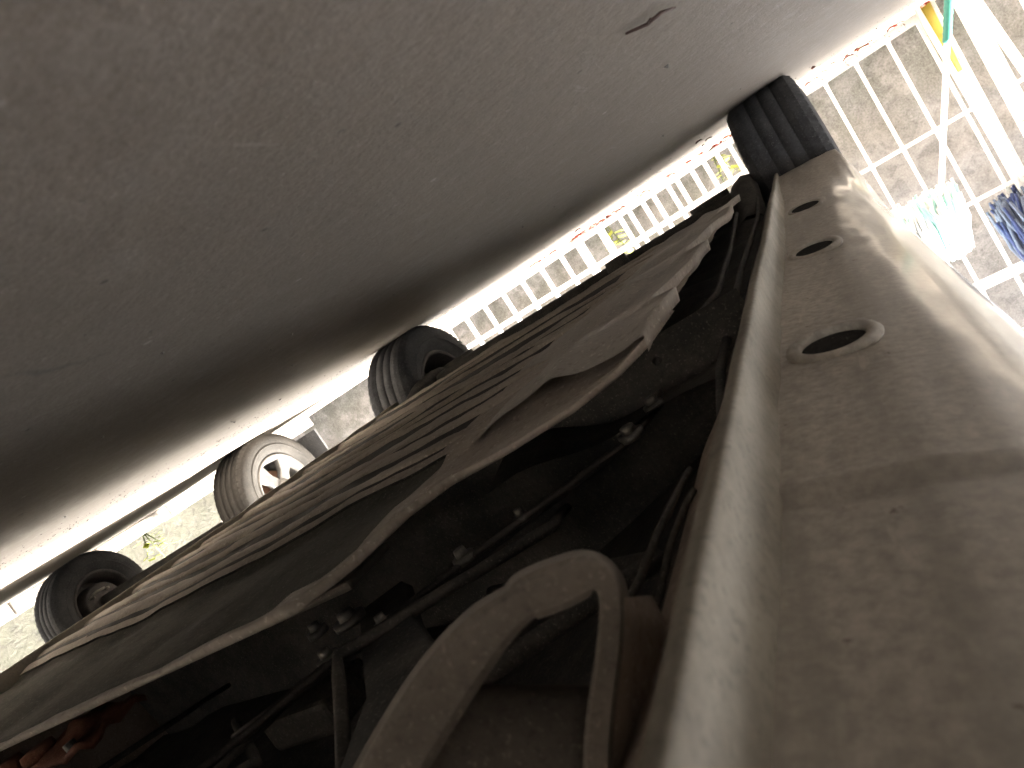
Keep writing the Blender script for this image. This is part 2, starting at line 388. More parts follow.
# ------------------------------------------------------------------ the car overhead
XC = .712; YF, YR, RA = -.42, 2.08, .262          # centre line, axles, wheel radius
A = empty('parked_car', (XC, .8, 0), label='dusty beige grey parked car seen from underneath with ribbed floor pan', cat='car')
def P(o):                                         # keep world coordinates while parenting to the car
    o.parent = A; o.matrix_parent_inverse = Matrix.Translation((-XC, -.8, 0)); return o
SEC = [(.073, .226), (.045, .232), (.015, .238), (-.012, .248), (-.036, .264), (-.055, .29), (-.068, .33), (-.082, .40), (-.096, .50), (-.104, .62), (-.10, .75), (-.088, .86)]
def sec_x(z): return lerp([(q, p) for p, q in SEC], z)
def arch(y):
    z = 0
    for ya in (YF, YR):
        d = abs(y-ya)
        if d < .335: z = max(z, .27+math.sqrt(.335**2-d*d))
    return z
def bow(y):                                       # body narrows towards the bumpers
    return .10*sstep(.4, 1.15, -y+.2)+.10*sstep(2.2, 2.85, y)
# side panels (door, quarters) above the rocker, both sides
for side in (0, 1):
    rows = []
    n = 170
    for i in range(n+1):
        y = -1.15+i*(3.95/n); zl = max(.372, arch(y)); r = []
        for j in range(19):
            z = zl+(.86-zl)*j/18; x = sec_x(z)+bow(y)
            r.append((x if side == 0 else 2*XC-x, y, z))
        rows.append(r)
    P(MB().grid(rows, True, flip=(side == 1)).build('side_panel', M['body_a']))
    # rocker panel: finer section, between the wheel arches
    rows = []
    fine = []
    for (a, b) in zip(SEC[:8], SEC[1:8]):
        for k in range(4): fine.append((a[0]+(b[0]-a[0])*k/4, a[1]+(b[1]-a[1])*k/4))
    fine = [p for p in fine if p[1] < .366]+[(sec_x(.366), .366), (sec_x(.366)+.012, .371)]
    slots = [.272, .452, .81, 1.22, 1.52]
    for i in range(261):
        y = -.08+i*.0073; r = []
        for x, z in fine:
            dz = 0
            for k, s in enumerate(slots):
                dx, dy = (x-.036)/(.030 if k else .05), (y-s-(x-.036)*.0)/(.014 if k else .012)
                q = math.sqrt(dx*dx+dy*dy)
                if k: pass
                else: dz += (-.003 if dy > 0 else .003)*math.exp(-q*q*.8)
            te = sstep(1.30, 1.80, y)
            zl = lerp([(-.09, .42), (-.082, .38), (-.068, .26), (-.055, .214), (-.036, .209), (.015, .205), (.08, .20)], x)
            dz += te*(min(zl, z)-z)
            dz += .0014*vnoise(y*7, x*40)*sstep(.30, .25, z)+.0009*vnoise(y*19, x*30+5)*sstep(.27, .24, z)
            r.append((x if side == 0 else 2*XC-x, y, z+dz))
        rows.append(r)
    rk = P(MB().grid(rows, True, flip=(side == 1)).build('rocker_panel', M['body_a']))
    if side == 0:
        for s in slots[1:]:
            ring = []; cx, cz = .038, .2318
            for t in range(29):                       # pressed lip round an oblong drain hole, tipped forwards
                a_ = 2*math.pi*t/28; row = []
                for q in range(9):
                    b_ = 2*math.pi*q/8; ra = .0235+(.0048 if s < 1 else .0032)*math.cos(b_)
                    X_ = ra*math.cos(a_); Y_ = (ra*.46)*math.sin(a_); Z_ = (.0036 if s < 1 else .002)*math.sin(b_)-(.0025 if s < .6 else .0012)
                    row.append((cx+X_, s+Y_, cz+Z_-.45*Y_-(.15*X_)))
                ring.append(row)
            lp = MB().grid(ring, True).build('drain_slot_lip', M['body_a'], rk)
            vs_ = [(cx+.021*math.cos(t*math.pi/8), s+.0098*math.sin(t*math.pi/8), cz-.0015-.45*.0098*math.sin(t*math.pi/8)-.15*.021*math.cos(t*math.pi/8)) for t in range(16)]
            MB().add(vs_, [tuple(range(16))]).build('drain_slot', M['hole'], rk)
    # pinch weld flange: two spot-welded sheets, slightly wavy
    rows = []
    for i in range(200):
        y = -.10+i*.0096; wob = .0018*vnoise(y*5, 3+side)+.0004*vnoise(y*31, 8)
        zb =   .190+.0015*vnoise(y*5, 1) if side == 0 else lerp([(.3, .148), (1.0, .172), (1.75, .178)], y)+.002*vnoise(y*12, 1)
        r = []
        for x, z in ((.070, .229), (.0715, .215), (.0712, .200), (.070, zb+.001), (.0725, zb-.001), (.0775, zb-.0005), (.0790, zb+.002), (.0785, .205), (.0785, .229)):
            xx = x+wob; r.append((xx if side == 0 else 2*XC-xx, y, z))
        rows.append(r)
    P(MB().grid(rows, True, flip=(side == 0)).build('pinch_weld', M['flange']))
    # inner sill: bulges inwards behind the flange
    rows = []
    for i in range(120):
        y = -.12+i*.0156; k = .6+.4*sstep(.62, .40, y); t = vnoise(y*6, 4)*.002
        r = []
        for x, z in ((.080, .2275), (.10, .231), (.118, .236), (.133*k+.05*(1-k), .245), (.139, .27), (.141, .34), (.141, .47)):
            r.append((x+t if side == 0 else 2*XC-x-t, y, z))
        rows.append(r)
    P(MB().grid(rows, True, flip=(side == 0)).build('inner_sill', M['inner']))

# cabin: bonnet, roof, glass and bumpers
def zt(y): return lerp([(-1.2, .70), (-1.05, .80), (-.45, .93), (-.1, 1.0), (.55, 1.40), (1.2, 1.45), (2.0, 1.40), (2.45, 1.22), (2.7, .95), (2.8, .86)], y)
def strip(y0, y1, n, a, b, name, mat):
    rows = []
    for i in range(n+1):
        y = y0+(y1-y0)*i/n; t = zt(y); r = []
        inset = .02+max(0, t-.86)*.42
        for j in range(13):
            u = a+(b-a)*j/12
            x = (-.088+bow(y))+(inset)*sstep(0, .22, u)+(XC+.088-bow(y)-inset)*sstep(.10, 1.05, u)*min(1, u)
            z = .86+(t-.86)*sstep(0, .30, u)
            r.append((x, y, z))
        r += [(2*XC-x, yy, z) for x, yy, z in reversed(r)]
        rows.append(r)
    return P(MB().grid(rows, True).build(name, mat))
strip(-1.15, -.10, 20, 0, 1, 'bonnet', M['body_a'])
strip(-.10, .55, 14, 0, 1, 'windscreen', M['glass'])
strip(.55, 2.3, 30, 0, 1, 'roof', M['body_a'])
strip(2.3, 2.8, 14, 0, 1, 'tailgate', M['glass'])
for yb, s in ((-1.15, -1), (2.8, 1)):
    rows = []
    for j in range(9):
        z = .22+.66*j/8; r = []
        for i in range(25):
            t = -1+2*i/24; r.append((XC+t*(.69), yb+s*(.09*(1-t*t)-.0)+s*.03*math.sin(j/8*3.1), z))
        rows.append(r)
    P(MB().grid(rows, True, flip=(s > 0)).build('bumper', M['body_a']))

# floor pan, with lateral ribs and a cut-out corner towards the camera
EDGE = [(.163, .66), (.168, .55), (.183, .488), (.21, .45), (.26, .428), (.315, .42), (.345, .385), (.352, .33), (.375, .292), (1.36, .288)]
def edge_y(x): return lerp([(a, b) for a, b in EDGE], x)
RIBS = [.605, .68, .765, .86, .96, 1.075, 1.20, 1.34, 1.50, 1.68]
def pan_z(x, y):
    z = .188
    # shallow pressed panel between the front lip and the first rib
    e = edge_y(x)
    z += .010*sstep(e+.028, e+.06, y)*sstep(.585, .54, y)
    z -= .0010*math.exp(-((y-e-.005)/.004)**2)
    z += .0025*vnoise(x*11, y*11)+.001*vnoise(x*31, y*31)
    z -= .020*sstep(.9, 1.3, x)*sstep(1.2, .4, y)
    return z
rows = []
xs = [.163+(1.34-.163)*(i/210)**1.25 for i in range(211)]
for x in xs:
    e = edge_y(x); r = []
    for (dy, dz) in ((.012, .0045), (.003, .0035), (.0005, .0015)): r.append((x, e+dy, .19+dz))
    for j in range(300):
        y = e+(1.76-e)*(j/299)**1.15; r.append((x, y, pan_z(x, y)))
    rows.append(r)
pan_mb, tray_mb, dark_mb = MB(), MB(), MB()
m_ = len(rows[0]); allv = [p for r in rows for p in r]; fa, fb, fc = [], [], []
for i in range(len(rows)-1):
    for j in range(m_-1):
        q = (i*m_+j, i*m_+j+1, (i+1)*m_+j+1, (i+1)*m_+j); c = allv[q[0]]
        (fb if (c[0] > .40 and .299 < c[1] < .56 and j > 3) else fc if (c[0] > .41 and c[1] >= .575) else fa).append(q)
def used_only(fs):
    ix = {}; 
    for f in fs:
        for k in f: ix.setdefault(k, len(ix))
    return [allv[k] for k in ix], [tuple(ix[k] for k in f) for f in fs]
va, f_a = used_only(fa); pan_mb.add(va, f_a, True)
vb, f_b = used_only(fb); tray_mb.add([(x, y, z+.003) for x, y, z in vb], f_b, True)
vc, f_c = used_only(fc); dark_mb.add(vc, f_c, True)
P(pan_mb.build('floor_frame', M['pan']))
pan = P(dark_mb.build('floor_pan', M['pan_gap_shade']))
for k, ry in enumerate(RIBS):
    r_ = []
    n_ = 130; x0 = .30+.05*hsh(k, 2)+.05*(k == 0); ph = k*1.3
    for i in range(n_+1):
        x = x0+(1.345-x0)*i/n_; en = sstep(0, .07, i/n_)
        wig = ((.030+.003*k)*vnoise(x*3.4+ph, k*.35)+.010*vnoise(x*9+k*3.1, k*.7))*(.25 if k == 0 else 1)
        wd = (.012+.006*hsh(k, 3)+.0015*k)*(1+.40*vnoise(x*4.3+k*2.7, 7))*(.5+.5*en)
        am = (.0042+.0026*hsh(k, 9)+.0003*k)*(1-.65*abs(vnoise(x*3.1+k*5.1, k*1.7)))*en+.0006
        yc = ry+wig+.02*(x-.8)*vnoise(k*3.7, 1); row = []
        for t in range(9):
            a_ = math.pi*t/8; yy = yc-wd*math.cos(a_)*(1.0 if t < 5 else 1.3)
            row.append((x, yy, pan_z(x, yy)+.0008-(am+.0008)*math.sin(a_)**.8+.0007*vnoise(x*60, t+k)))
        r_.append(row)
    rb_o = MB().grid(r_, True).build('rib', M['pan'], pan); rb_o.matrix_parent_inverse = Matrix.Identity(4)
P(tray_mb.build('engine_tray', M['plastic']))

# plastic undertray pieces overlapping the near edge of the pan, with notched edges
def sheet(name, outline, z0, tilt, mat, th=.004, bulge=.0):
    cx = sum(p[0] for p in outline)/len(outline); cy = sum(p[1] for p in outline)/len(outline)
    bm = bmesh.new(); vs = [bm.verts.new((x, y, z0+tilt[0]*(x-cx)+tilt[1]*(y-cy))) for x, y in outline]
    bm.faces.new(vs); bmesh.ops.triangulate(bm, faces=bm.faces[:])
    bmesh.ops.subdivide_edges(bm, edges=bm.edges[:], cuts=3, use_grid_fill=True)
    for v in bm.verts: v.co.z += .003*vnoise(v.co.x*14, v.co.y*14)+bulge*vnoise(v.co.x*5+3, v.co.y*5)
    me = bpy.data.meshes.new(name); bm.to_mesh(me); bm.free(); me.materials.append(mat)
    for p in me.polygons: p.use_smooth = True
    o = bpy.data.objects.new(name, me); C.objects.link(o); solid(o, th, 0); return P(o)
SHE = [(.46, .205), (.50, .175), (.60, .155), (.66, .150), (.67, .176), (.74, .182), (.80, .168), (.93, .150), (.95, .147), (.96, .178), (1.05, .180), (1.15, .165), (1.34, .142), (1.36, .140), (1.37, .172), (1.45, .175), (1.62, .150)]
rows = []
for j in range(151):
    y = .55+1.07*j/150; xn = lerp(SHE, y)+.003*vnoise(y*23, 2); xf = .405+.03*vnoise(y*5, 9); r = []
    for i in range(33):
        u = i/32; x = xn+(xf-xn)*u
        z = .1805+.012*sstep(.60, 1.0, u)-.004*sstep(.14, .0, u)+.010*sstep(.06, 0, u)*0
        z += .0045*vnoise(x*9+y*4, y*5)+.0022*vnoise(x*26, y*14)+.004*math.sin(y*16+x*9)*sstep(.15, .5, u)
        z -= .005*math.exp(-((u-.42-.12*vnoise(y*3, 5))/.07)**2)
        z += .008*sstep(.60, .55, y)
        if i == 0: r.append((x+.004, y, z+.014))
        r.append((x, y, z))
    rows.append(r)
P(MB().grid(rows, True).build('heat_shield', M['tray']))
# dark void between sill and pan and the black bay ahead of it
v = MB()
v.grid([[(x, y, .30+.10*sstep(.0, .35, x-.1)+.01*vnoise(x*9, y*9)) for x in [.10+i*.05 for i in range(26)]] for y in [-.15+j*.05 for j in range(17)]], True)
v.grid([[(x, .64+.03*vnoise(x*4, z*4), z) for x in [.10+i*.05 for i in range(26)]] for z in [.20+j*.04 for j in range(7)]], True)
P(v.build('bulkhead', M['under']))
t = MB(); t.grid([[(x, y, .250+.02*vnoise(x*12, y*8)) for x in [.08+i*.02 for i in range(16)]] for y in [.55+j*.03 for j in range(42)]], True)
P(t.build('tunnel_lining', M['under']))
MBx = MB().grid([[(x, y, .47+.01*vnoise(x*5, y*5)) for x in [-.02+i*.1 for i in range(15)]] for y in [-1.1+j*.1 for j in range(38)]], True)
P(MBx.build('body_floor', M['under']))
# pipes and cables
def pipe(name, pts, r, mat, n=8): 
    q = []
    for i in range(len(pts)-1):
        a, b = Vector(pts[i]), Vector(pts[i+1])
        for k in range(6): q.append(a.lerp(b, k/6)+Vector((vnoise(i+k*.3, 1), vnoise(i+k*.3, 5), vnoise(i+k*.3, 9)))*.0012)
    q.append(Vector(pts[-1])); return P(MB().tube(q, r, n).build(name, mat))
pipe('brake_pipe', [(.52, .30, .262), (.36, .40, .250), (.27, .475, .250), (.212, .515, .248), (.198, .58, .25), (.21, .70, .245)], .003, M['pipe'])
pipe('fuel_pipe', [(.53, .31, .268), (.37, .415, .258), (.28, .49, .257), (.225, .53, .254), (.212, .59, .255)], .0045, M['under'])
pipe('handbrake_cable', [(.10, .30, .255), (.125, .42, .258), (.13, .56, .24), (.125, .90, .226), (.12, 1.4, .222), (.13, 1.8, .21)], .004, M['under'])
pipe('fuel_pipe', [(.19, .62, .222), (.145, .80, .220), (.15, 1.1, .218), (.17, 1.6, .21)], .004, M['under'])
pipe('brake_pipe', [(.49, .245, .250), (.43, .335, .250), (.36, .40, .256)], .0035, M['pipe'])
for (x, y, z, s) in ((.342, .42, .2455, .006), (.209, .518, .242, .007), (.202, .582, .245, .006), (.461, .399, .247, .009), (.506, .403, .247, .006), (.434, .34, .246, .006), (.40, .37, .25, .005), (.30, .455, .247, .004)):
    b = MB().tube([(x, y, z), (x, y, z-.006)], [s, s*.85], 6); b.tube([(x, y, z+.006), (x, y, z)], [s*1.6, s*1.6], 12)
    P(b.build('bolt', M['bolt']))
o = MB().box((.50, .455, .236), (.64, .53, .246)).build('clip_plate', M['bracket']); bevel(o); P(o)
# diagonal arm and rusty mount in the bay
def arm(name, pts, wds, h, mat):
    rows = []
    for (p, wd) in zip(pts, wds):
        p = Vector(p); rows.append(p)
    m = MB(); L = []
    for i, p in enumerate(rows):
        d = (rows[min(i+1, len(rows)-1)]-rows[max(i-1, 0)]).normalized(); s = d.cross(Vector((0, 0, 1))).normalized()*wds[i]
        L.append([p-s, p-s*.8-Vector((0, 0, h)), p+s*.8-Vector((0, 0, h)), p+s, p+s*.5+Vector((0, 0, h*.4)), p-s*.5+Vector((0, 0, h*.4)), p-s])
    m.grid(L, True); return P(m.build(name, mat))
arm('control_arm', [(.47, .45, .27), (.365, .334, .255), (.30, .265, .25), (.25, .17, .25), (.18, .05, .26)], [.028, .024, .026, .034, .045], .010, M['under'])
rb = MB(); rb.grid([[(.80+.012*i, .335+.011*j, .246+.008*vnoise(i*.7, j*.7)-.012*math.exp(-((i-6)**2+(j-3)**2)/14)) for i in range(13)] for j in range(8)], True)
o = P(rb.build('rusty_mount', M['rust'])); solid(o, .006)
o = MB().tube([(.93, .36, .242), (.93, .36, .228)], [.020, .017], 10).build('rusty_bush', M['rust']); P(o)
o = MB().tube([(.985, .352, .243), (.985, .352, .226)], [.018, .015], 10).build('rusty_bush', M['rust']); P(o)
for x, y in ((.86, .40), (.90, .415), (.83, .345)):
    P(MB().tube([(x, y, .243), (x, y, .231)], .006, 6).build('bolt', M['bolt']))
arm('crossmember', [(1.28, .24, .245), (.9, .22, .243), (.6, .21, .245), (.42, .20, .255)], [.03, .03, .035, .03], .012, M['under'])

rc = random.Random(21)
for k in range(7):
    x0, y0 = rc.uniform(.2, .9), rc.uniform(-.05, .25); z0 = rc.uniform(.26, .33)
    pipe('wiring_loom', [(x0, y0, z0), (x0+rc.uniform(-.1, .1), y0+.12, z0-.03), (x0+rc.uniform(-.2, .15), y0+.24, z0-.01), (x0+rc.uniform(-.2, .2), y0+.38, z0+.03)], rc.uniform(.003, .008), M['loom'])
for k in range(6):
    x0, y0, z0 = rc.uniform(.25, .8), rc.uniform(.12, .42), rc.uniform(.27, .32); a_, b_ = rc.uniform(.015, .045), rc.uniform(.01, .03)
    o = P(MB().box((x0-a_, y0-b_, z0), (x0+a_, y0+b_, z0+.03)).build('mounting_block', M['loom'])); bevel(o, .005)

# near bracket: folded strap hanging from the subframe just above the lens
def pxd(px, py, d):
    dx, dy = px-512, py-384
    return Vector((0, 0, .1))+(fw*F_PX+X*dx-Y*dy)/F_PX*d
def smooth_path(p, n=6):
    out = []
    for i in range(len(p)-1):
        a, b, c, d = p[max(i-1, 0)], p[i], p[i+1], p[min(i+2, len(p)-1)]
        for k in range(n):
            t = k/n; out.append(tuple(.5*((2*b[q])+(c[q]-a[q])*t+(2*a[q]-5*b[q]+4*c[q]-d[q])*t*t+(-a[q]+3*b[q]-3*c[q]+d[q])*t**3) for q in range(len(b))))
    return out+[tuple(p[-1])]
def strap():
    path = [(360, 830), (405, 750), (448, 682), (488, 632), (519, 606), (530, 598), (560, 586), (586, 576), (603, 580), (611, 600), (609, 650), (600, 720), (596, 800), (596, 850)]
    wid = [30, 31, 30, 25, 19, 23, 24, 21, 14, 12, 13, 14, 15, 15]
    sp_ = smooth_path([(x, y, w_) for (x, y), w_ in zip(path, wid)]); path = [(q[0], q[1]) for q in sp_]; wid = [q[2] for q in sp_]
    rows = []
    for i, (x, y) in enumerate(path):
        a = path[max(i-1, 0)]; b = path[min(i+1, len(path)-1)]
        dx, dy = b[0]-a[0], b[1]-a[1]; L = math.hypot(dx, dy); nx, ny = dy/L, -dx/L; k = wid[i]
        d0 = .215; d1 = .29
        o0, o1 = (x+nx*k, y+ny*k), (x-nx*k, y-ny*k)
        bk = d1/d0
        rows.append([pxd(*o1, d1), pxd(*o1, d0+.002), pxd(x-nx*k*.7, y-ny*k*.7, d0), pxd(x+nx*k*.7, y+ny*k*.7, d0), pxd(*o0, d0+.002), pxd(o0[0]+nx*6, o0[1]+ny*6, d1), pxd(*o1, d1)])
    return rows
br = P(MB().grid(strap(), False).build('strap_bracket', M['bracket']))
ip = MB(); ip.grid([[pxd(x, y+vnoise(x*.05, y*.05)*3, d) for x in (420, 455, 490, 530, 570, 600)] for (y, d) in ((850, .222), (790, .228), (740, .236), (700, .243), (688, .25), (684, .27))], True)
o = P(ip.build('bracket_plate', M['bracket'])); solid(o, .003)
sd_ = MB(); sd_.grid([[pxd(x0+(x1-x0)*t, y, .226+.05*t) for t in (0, .2, .4, .6, .8, 1)] for (y, x0, x1) in ((598, 612, 645), (630, 616, 662), (680, 612, 678), (740, 606, 684), (800, 602, 690), (850, 602, 690))], True)
o = P(sd_.build('bracket_side', M['inner'])); solid(o, .003)
P(MB().tube([pxd(648, 735, .25), pxd(644, 742, .235)], [.008, .007], 6).build('bolt', M['bracket']))
pipe('hanger_rod', [pxd(632, 600, .33), pxd(648, 555, .34), pxd(668, 515, .36), pxd(690, 470, .40)], .0022, M['loom'])
pipe('hanger_rod', [pxd(655, 615, .33), pxd(664, 570, .34), pxd(676, 530, .36), pxd(694, 490, .38)], .0020, M['loom'])

# rear axle: torsion beam, trailing arms, spring seats
ax = MB()
ax.grid([[(x, YR-.14+.05*math.cos(t*math.pi/6), .215+.040*math.sin(t*math.pi/6)-.006*vnoise(x*3, 2)) for t in range(13)] for x in [.10+i*.05 for i in range(25)]], True)
P(ax.build('axle_beam', M['under']))
for s in (0, 1):
    x0 = .155 if s == 0 else 2*XC-.155
    m = MB(); m.grid([[(x0+.035*math.cos(t*math.pi/4), y, zc+.030*math.sin(t*math.pi/4)) for t in range(9)] for y, zc in ((1.60, .255), (1.72, .225), (1.84, .19), (1.96, .185), (2.08, .21), (2.2, .25))], True)
    P(m.build('trailing_arm', M['under']))
    P(MB().tube([(x0+(.10 if s == 0 else -.10), YR-.10, .165), (x0+(.10 if s == 0 else -.10), YR-.10, .30)], [.055, .06], 20).build('spring_seat', M['under']))
P(MB().tube([(.52, 1.86, .16), (.52, 1.86, .23)], [.03, .04], 12).build('bump_stop', M['under']))
P(MB().grid([[(x, 1.76+j*.06, .235+.05*j*.4+.006*vnoise(x*5, j)) for x in [.12+i*.06 for i in range(20)]] for j in range(16)], True).build('rear_floor', M['under']))
for (nm, x, y, f) in (('wheel', .033, YR, -1), ('wheel', 2*XC-.033, YR, 1), ('wheel', .033, YF, -1), ('wheel', 2*XC-.033, YF, 1)):
    e = wheel(nm, A, (x-XC, y-.8, RA-.003), RA, .19, M['rubber'], 'steel', f)

# ------------------------------------------------------------------ second car beyond
BX, BY = 3.08, 2.15
B = empty('parked_car', (BX, BY-1.2, 0), label='second car parked beyond with a dusty silver alloy wheel', cat='car')
def PB(o): o.parent = B; o.matrix_parent_inverse = Matrix.Translation((-BX, -(BY-1.2), 0)); return o
TH = -.10; B.rotation_euler.z = TH     # parked at a slight angle, pivoting about its near rear wheel
B.location = (BX-.675-(-.675*math.cos(TH)-1.2*math.sin(TH)), BY-(-.675*math.sin(TH)+1.2*math.cos(TH)), 0)
rb_ = .262
for (dx, dy) in ((-.675, 0), (.675, 0), (-.675, -2.45), (.675, -2.45)):
    near = dx < 0
    wheel('wheel', B, (dx, dy+1.2, rb_-.003), rb_, .185, M['rubber_dust'] if near else M['rubber'], 'alloy' if near else 'steel', -1 if near else 1)
SB = [(.62, .275), (.70, .29), (.76, .34), (.785, .45), (.79, .60), (.78, .75), (.765, .88)]
for s in (-1, 1):
    rows = []
    for i in range(150):
        y = BY-3.25+i*(4.2/149); r = []
        zl = .275
        for ya in (BY, BY-2.45):
            d = abs(y-ya)
            if d < .33: zl = max(zl, .30+math.sqrt(.33**2-d*d))
        for j in range(15):
            z = zl+(.88-zl)*j/14; x = lerp([(q, p) for p, q in SB], z)
            r.append((BX+s*x, y, z))
        rows.append(r)
    PB(MB().grid(rows, True, flip=(s > 0)).build('side_panel', M['body_b']))
PB(MB().box((BX-.62, BY-3.2, .30), (BX+.62, BY-.34, .36)).build('floor_pan', M['under']))
PB(MB().box((BX-.62, BY-.34, .34), (BX+.62, BY+.9, .40)).build('rear_floor', M['under']))
def ztb(y): return lerp([(-3.25, .72), (-3.1, .84), (-2.5, .95), (-2.1, 1.02), (-1.45, 1.42), (-.6, 1.46), (.6, 1.42), (.85, 1.1), (.95, .90)], y-BY)*1.15  # unseen roof and tail stretched so their shadow covers the planting bed
for (a, b, nm, mt) in ((-3.25, -2.1, 'bonnet', 'body_b'), (-2.1, -1.45, 'windscreen', 'glass'), (-1.45, .6, 'roof', 'body_b'), (.6, .95, 'tailgate', 'body_b')):  # unseen upper body, pale for bounce and stretched for shade
    rows = []
    for i in range(17):
        y = BY+a+(b-a)*i/16; t = ztb(y); h = .765; ins = (t-.88)*.38
        r = [(BX-h, y, .88), (BX-h+ins*.5, y, .88+(t-.88)*.5), (BX-h+ins, y, .88+(t-.88)*.9), (BX-h+ins+.08, y, t), (BX, y, t+.02)]
        r += [(2*BX-x, yy, z) for x, yy, z in reversed(r[:-1])]
        rows.append(r)
    PB(MB().grid(rows, True).build(nm, M[mt]))
for yb, s in ((BY-3.25, -1), (BY+.95, 1)):
    PB(MB().grid([[(BX+t*.078, yb+s*.08*(1-(t/10)**2), z) for t in range(-10, 11)] for z in (.30, .40, .55, .70, .89)], True, flip=(s > 0)).build('bumper', M['body_b']))
PB(MB().tube([(BX-.40, BY-.25, .27), (BX-.42, BY+.2, .26), (BX-.50, BY+.62, .245)], [.03, .03, .028], 12).build('exhaust_pipe', M['pipe']))
o = PB(MB().box((BX-.755, BY+.36, .11), (BX-.58, BY+.372, .34)).build('mud_flap', M['rubber']))
o = PB(MB().box((BX-.70, BY+.374, .13), (BX-.64, BY+.44, .20)).build('flap_bracket', M['under'])); bevel(o)
PB(MB().tube([(BX-.6, BY, .262), (BX+.6, BY, .262)], .03, 12).build('axle_beam', M['under']))

# ------------------------------------------------------------------ gate
GY = 4.0
def bar_box(x, y, z0, z1, wdt): return MB().box((x-wdt/2, y-wdt/2, z0), (x+wdt/2, y+wdt/2, z1))
def gate(label, x0, x1, bars, rails, stiles):
    g = empty('gate_leaf', ((x0+x1)/2, GY, 0), label=label, cat='gate', group='white gate leaves')
    def PG(o): o.parent = g; o.matrix_parent_inverse = Matrix.Translation((-(x0+x1)/2, -GY, 0)); return o
    for x, wd in bars: PG(bar_box(x, GY, .045, 1.60, wd).build('bar', M['white']))
    for z, h, d in rails: PG(MB().box((x0, GY-d-.016, z-h/2), (x1, GY-d, z+h/2)).build('rail', M['white']))
    for x, wd in stiles: PG(bar_box(x, GY, .004, 1.66, wd).build('stile', M['white']))
    return g
lb = [2.147, 1.989, 1.834, 1.681, 1.532, 1.385, 1.25, 1.10, .968, .905, .816, .748, .655, .60, .51, .436, .361, .287]
LB = [(x, .022) for x in lb if x not in (1.25, 1.10)]
gate('white barred gate leaf between the two tyres with a low lower rail', .22, 2.5, LB+[(x, .022) for x in (2.30, 2.44)],
     [(.035, .035, .012), (.212, .03, .012), (.52, .022, .012), (.91, .022, .012), (1.3, .03, .012), (1.6, .03, .012)], [(1.25, .042), (1.10, .036), (2.52, .06)])
gate('white barred gate leaf with mops hung on it beside the near tyre', -.72, .20, [(-.07, .017), (-.22, .017), (-.37, .017), (-.52, .017), (-.655, .017), (.08, .017)],
     [(.035, .042, .012), (.52, .018, .012), (.91, .018, .012), (1.3, .05, .012), (1.6, .03, .012)], [(-.715, .055), (.19, .05)])
gate('white gate side panel at the far right behind the leaning pole', -1.6, -.80, [(-1.02, .02), (-1.18, .02), (-1.34, .02), (-1.5, .02)],
     [(.035, .042, .012), (.52, .018, .012), (.91, .018, .012), (1.3, .05, .012), (1.6, .03, .012)], [(-.835, .062), (-1.6, .06)])
o = MB().tube([(-.70, 3.955, .0), (-.695, 3.955, .09), (-.69, 3.956, .34)], [.024, .026, .02], 10).build('yellow_pole', M['yellow'], label='yellow pole standing against the gate stile', cat='pole')
o = MB().tube([(-.80, 3.70, 0), (-.93, 3.90, .9), (-.98, 3.96, 1.3)], .019, 10).build('leaning_pole', M['pole'], label='plain white pole leaning at the right edge', cat='pole')
def mop(label, foot, top, grip, yarn_mats, wid, drop, n, seed):
    rg = random.Random(seed); foot = Vector(foot); top = Vector(top)
    e = empty('mop', foot, label=label, cat='mop', group='mops standing head up against the gate')
    d = top-foot
    MB().tube([(0, 0, 0), d*.5, d], .012, 10).build('handle', M['pole'], e)
    if grip: 
        pts = [d.normalized()*(.0+i*.012) for i in range(19)]
        MB().tube(pts, [.016+(.002 if i % 2 else 0) for i in range(19)], 12).build('grip', M['teal'], e)
    MB().box((d.x-.07, d.y-.02, d.z-.01), (d.x+.07, d.y+.02, d.z+.03)).build('clamp', M['yellow'] if not grip else M['mop_teal'], e)
    ms = [MB() for _ in yarn_mats]
    for i in range(n):
        a = rg.uniform(0, 2*math.pi); q = rg.random()**.5; k = rg.randrange(len(yarn_mats))
        x, y = math.cos(a)*q*wid, math.sin(a)*q*.07; L = drop*rg.uniform(.75, 1.1)
        p0 = d+Vector((x*.45, y*.3, .03)); p1 = d+Vector((x*.9, y*1.1, .055+rg.uniform(-.02, .02)))
        p2 = d+Vector((x*1.15+rg.uniform(-.02, .02), y*1.5, -L*.4)); p3 = d+Vector((x*1.2+rg.uniform(-.03, .03), y*1.7, -L))
        ms[k].tube([p0, p1, p2, (p2+p3)/2+Vector((rg.uniform(-.01, .01), 0, 0)), p3], [.007, .010, .010, .009, .006], 5)
    for m_, k in zip(ms, yarn_mats): m_.build('yarn', M[k], e, kind='stuff')
    return e
mop('white yarn mop with a teal ribbed grip on its pole', (-.74, 3.60, 0), (-.29, 3.86, 1.0), True, ['mop_white', 'mop_white', 'mop_white', 'mop_teal'], .14, .24, 420, 4)
mop('blue yarn mop hanging beside the thick gate stile', (-.66, 3.90, 0), (-.70, 3.94, 1.33), False, ['mop_blue', 'mop_pale', 'mop_pale'], .12, .36, 330, 8)

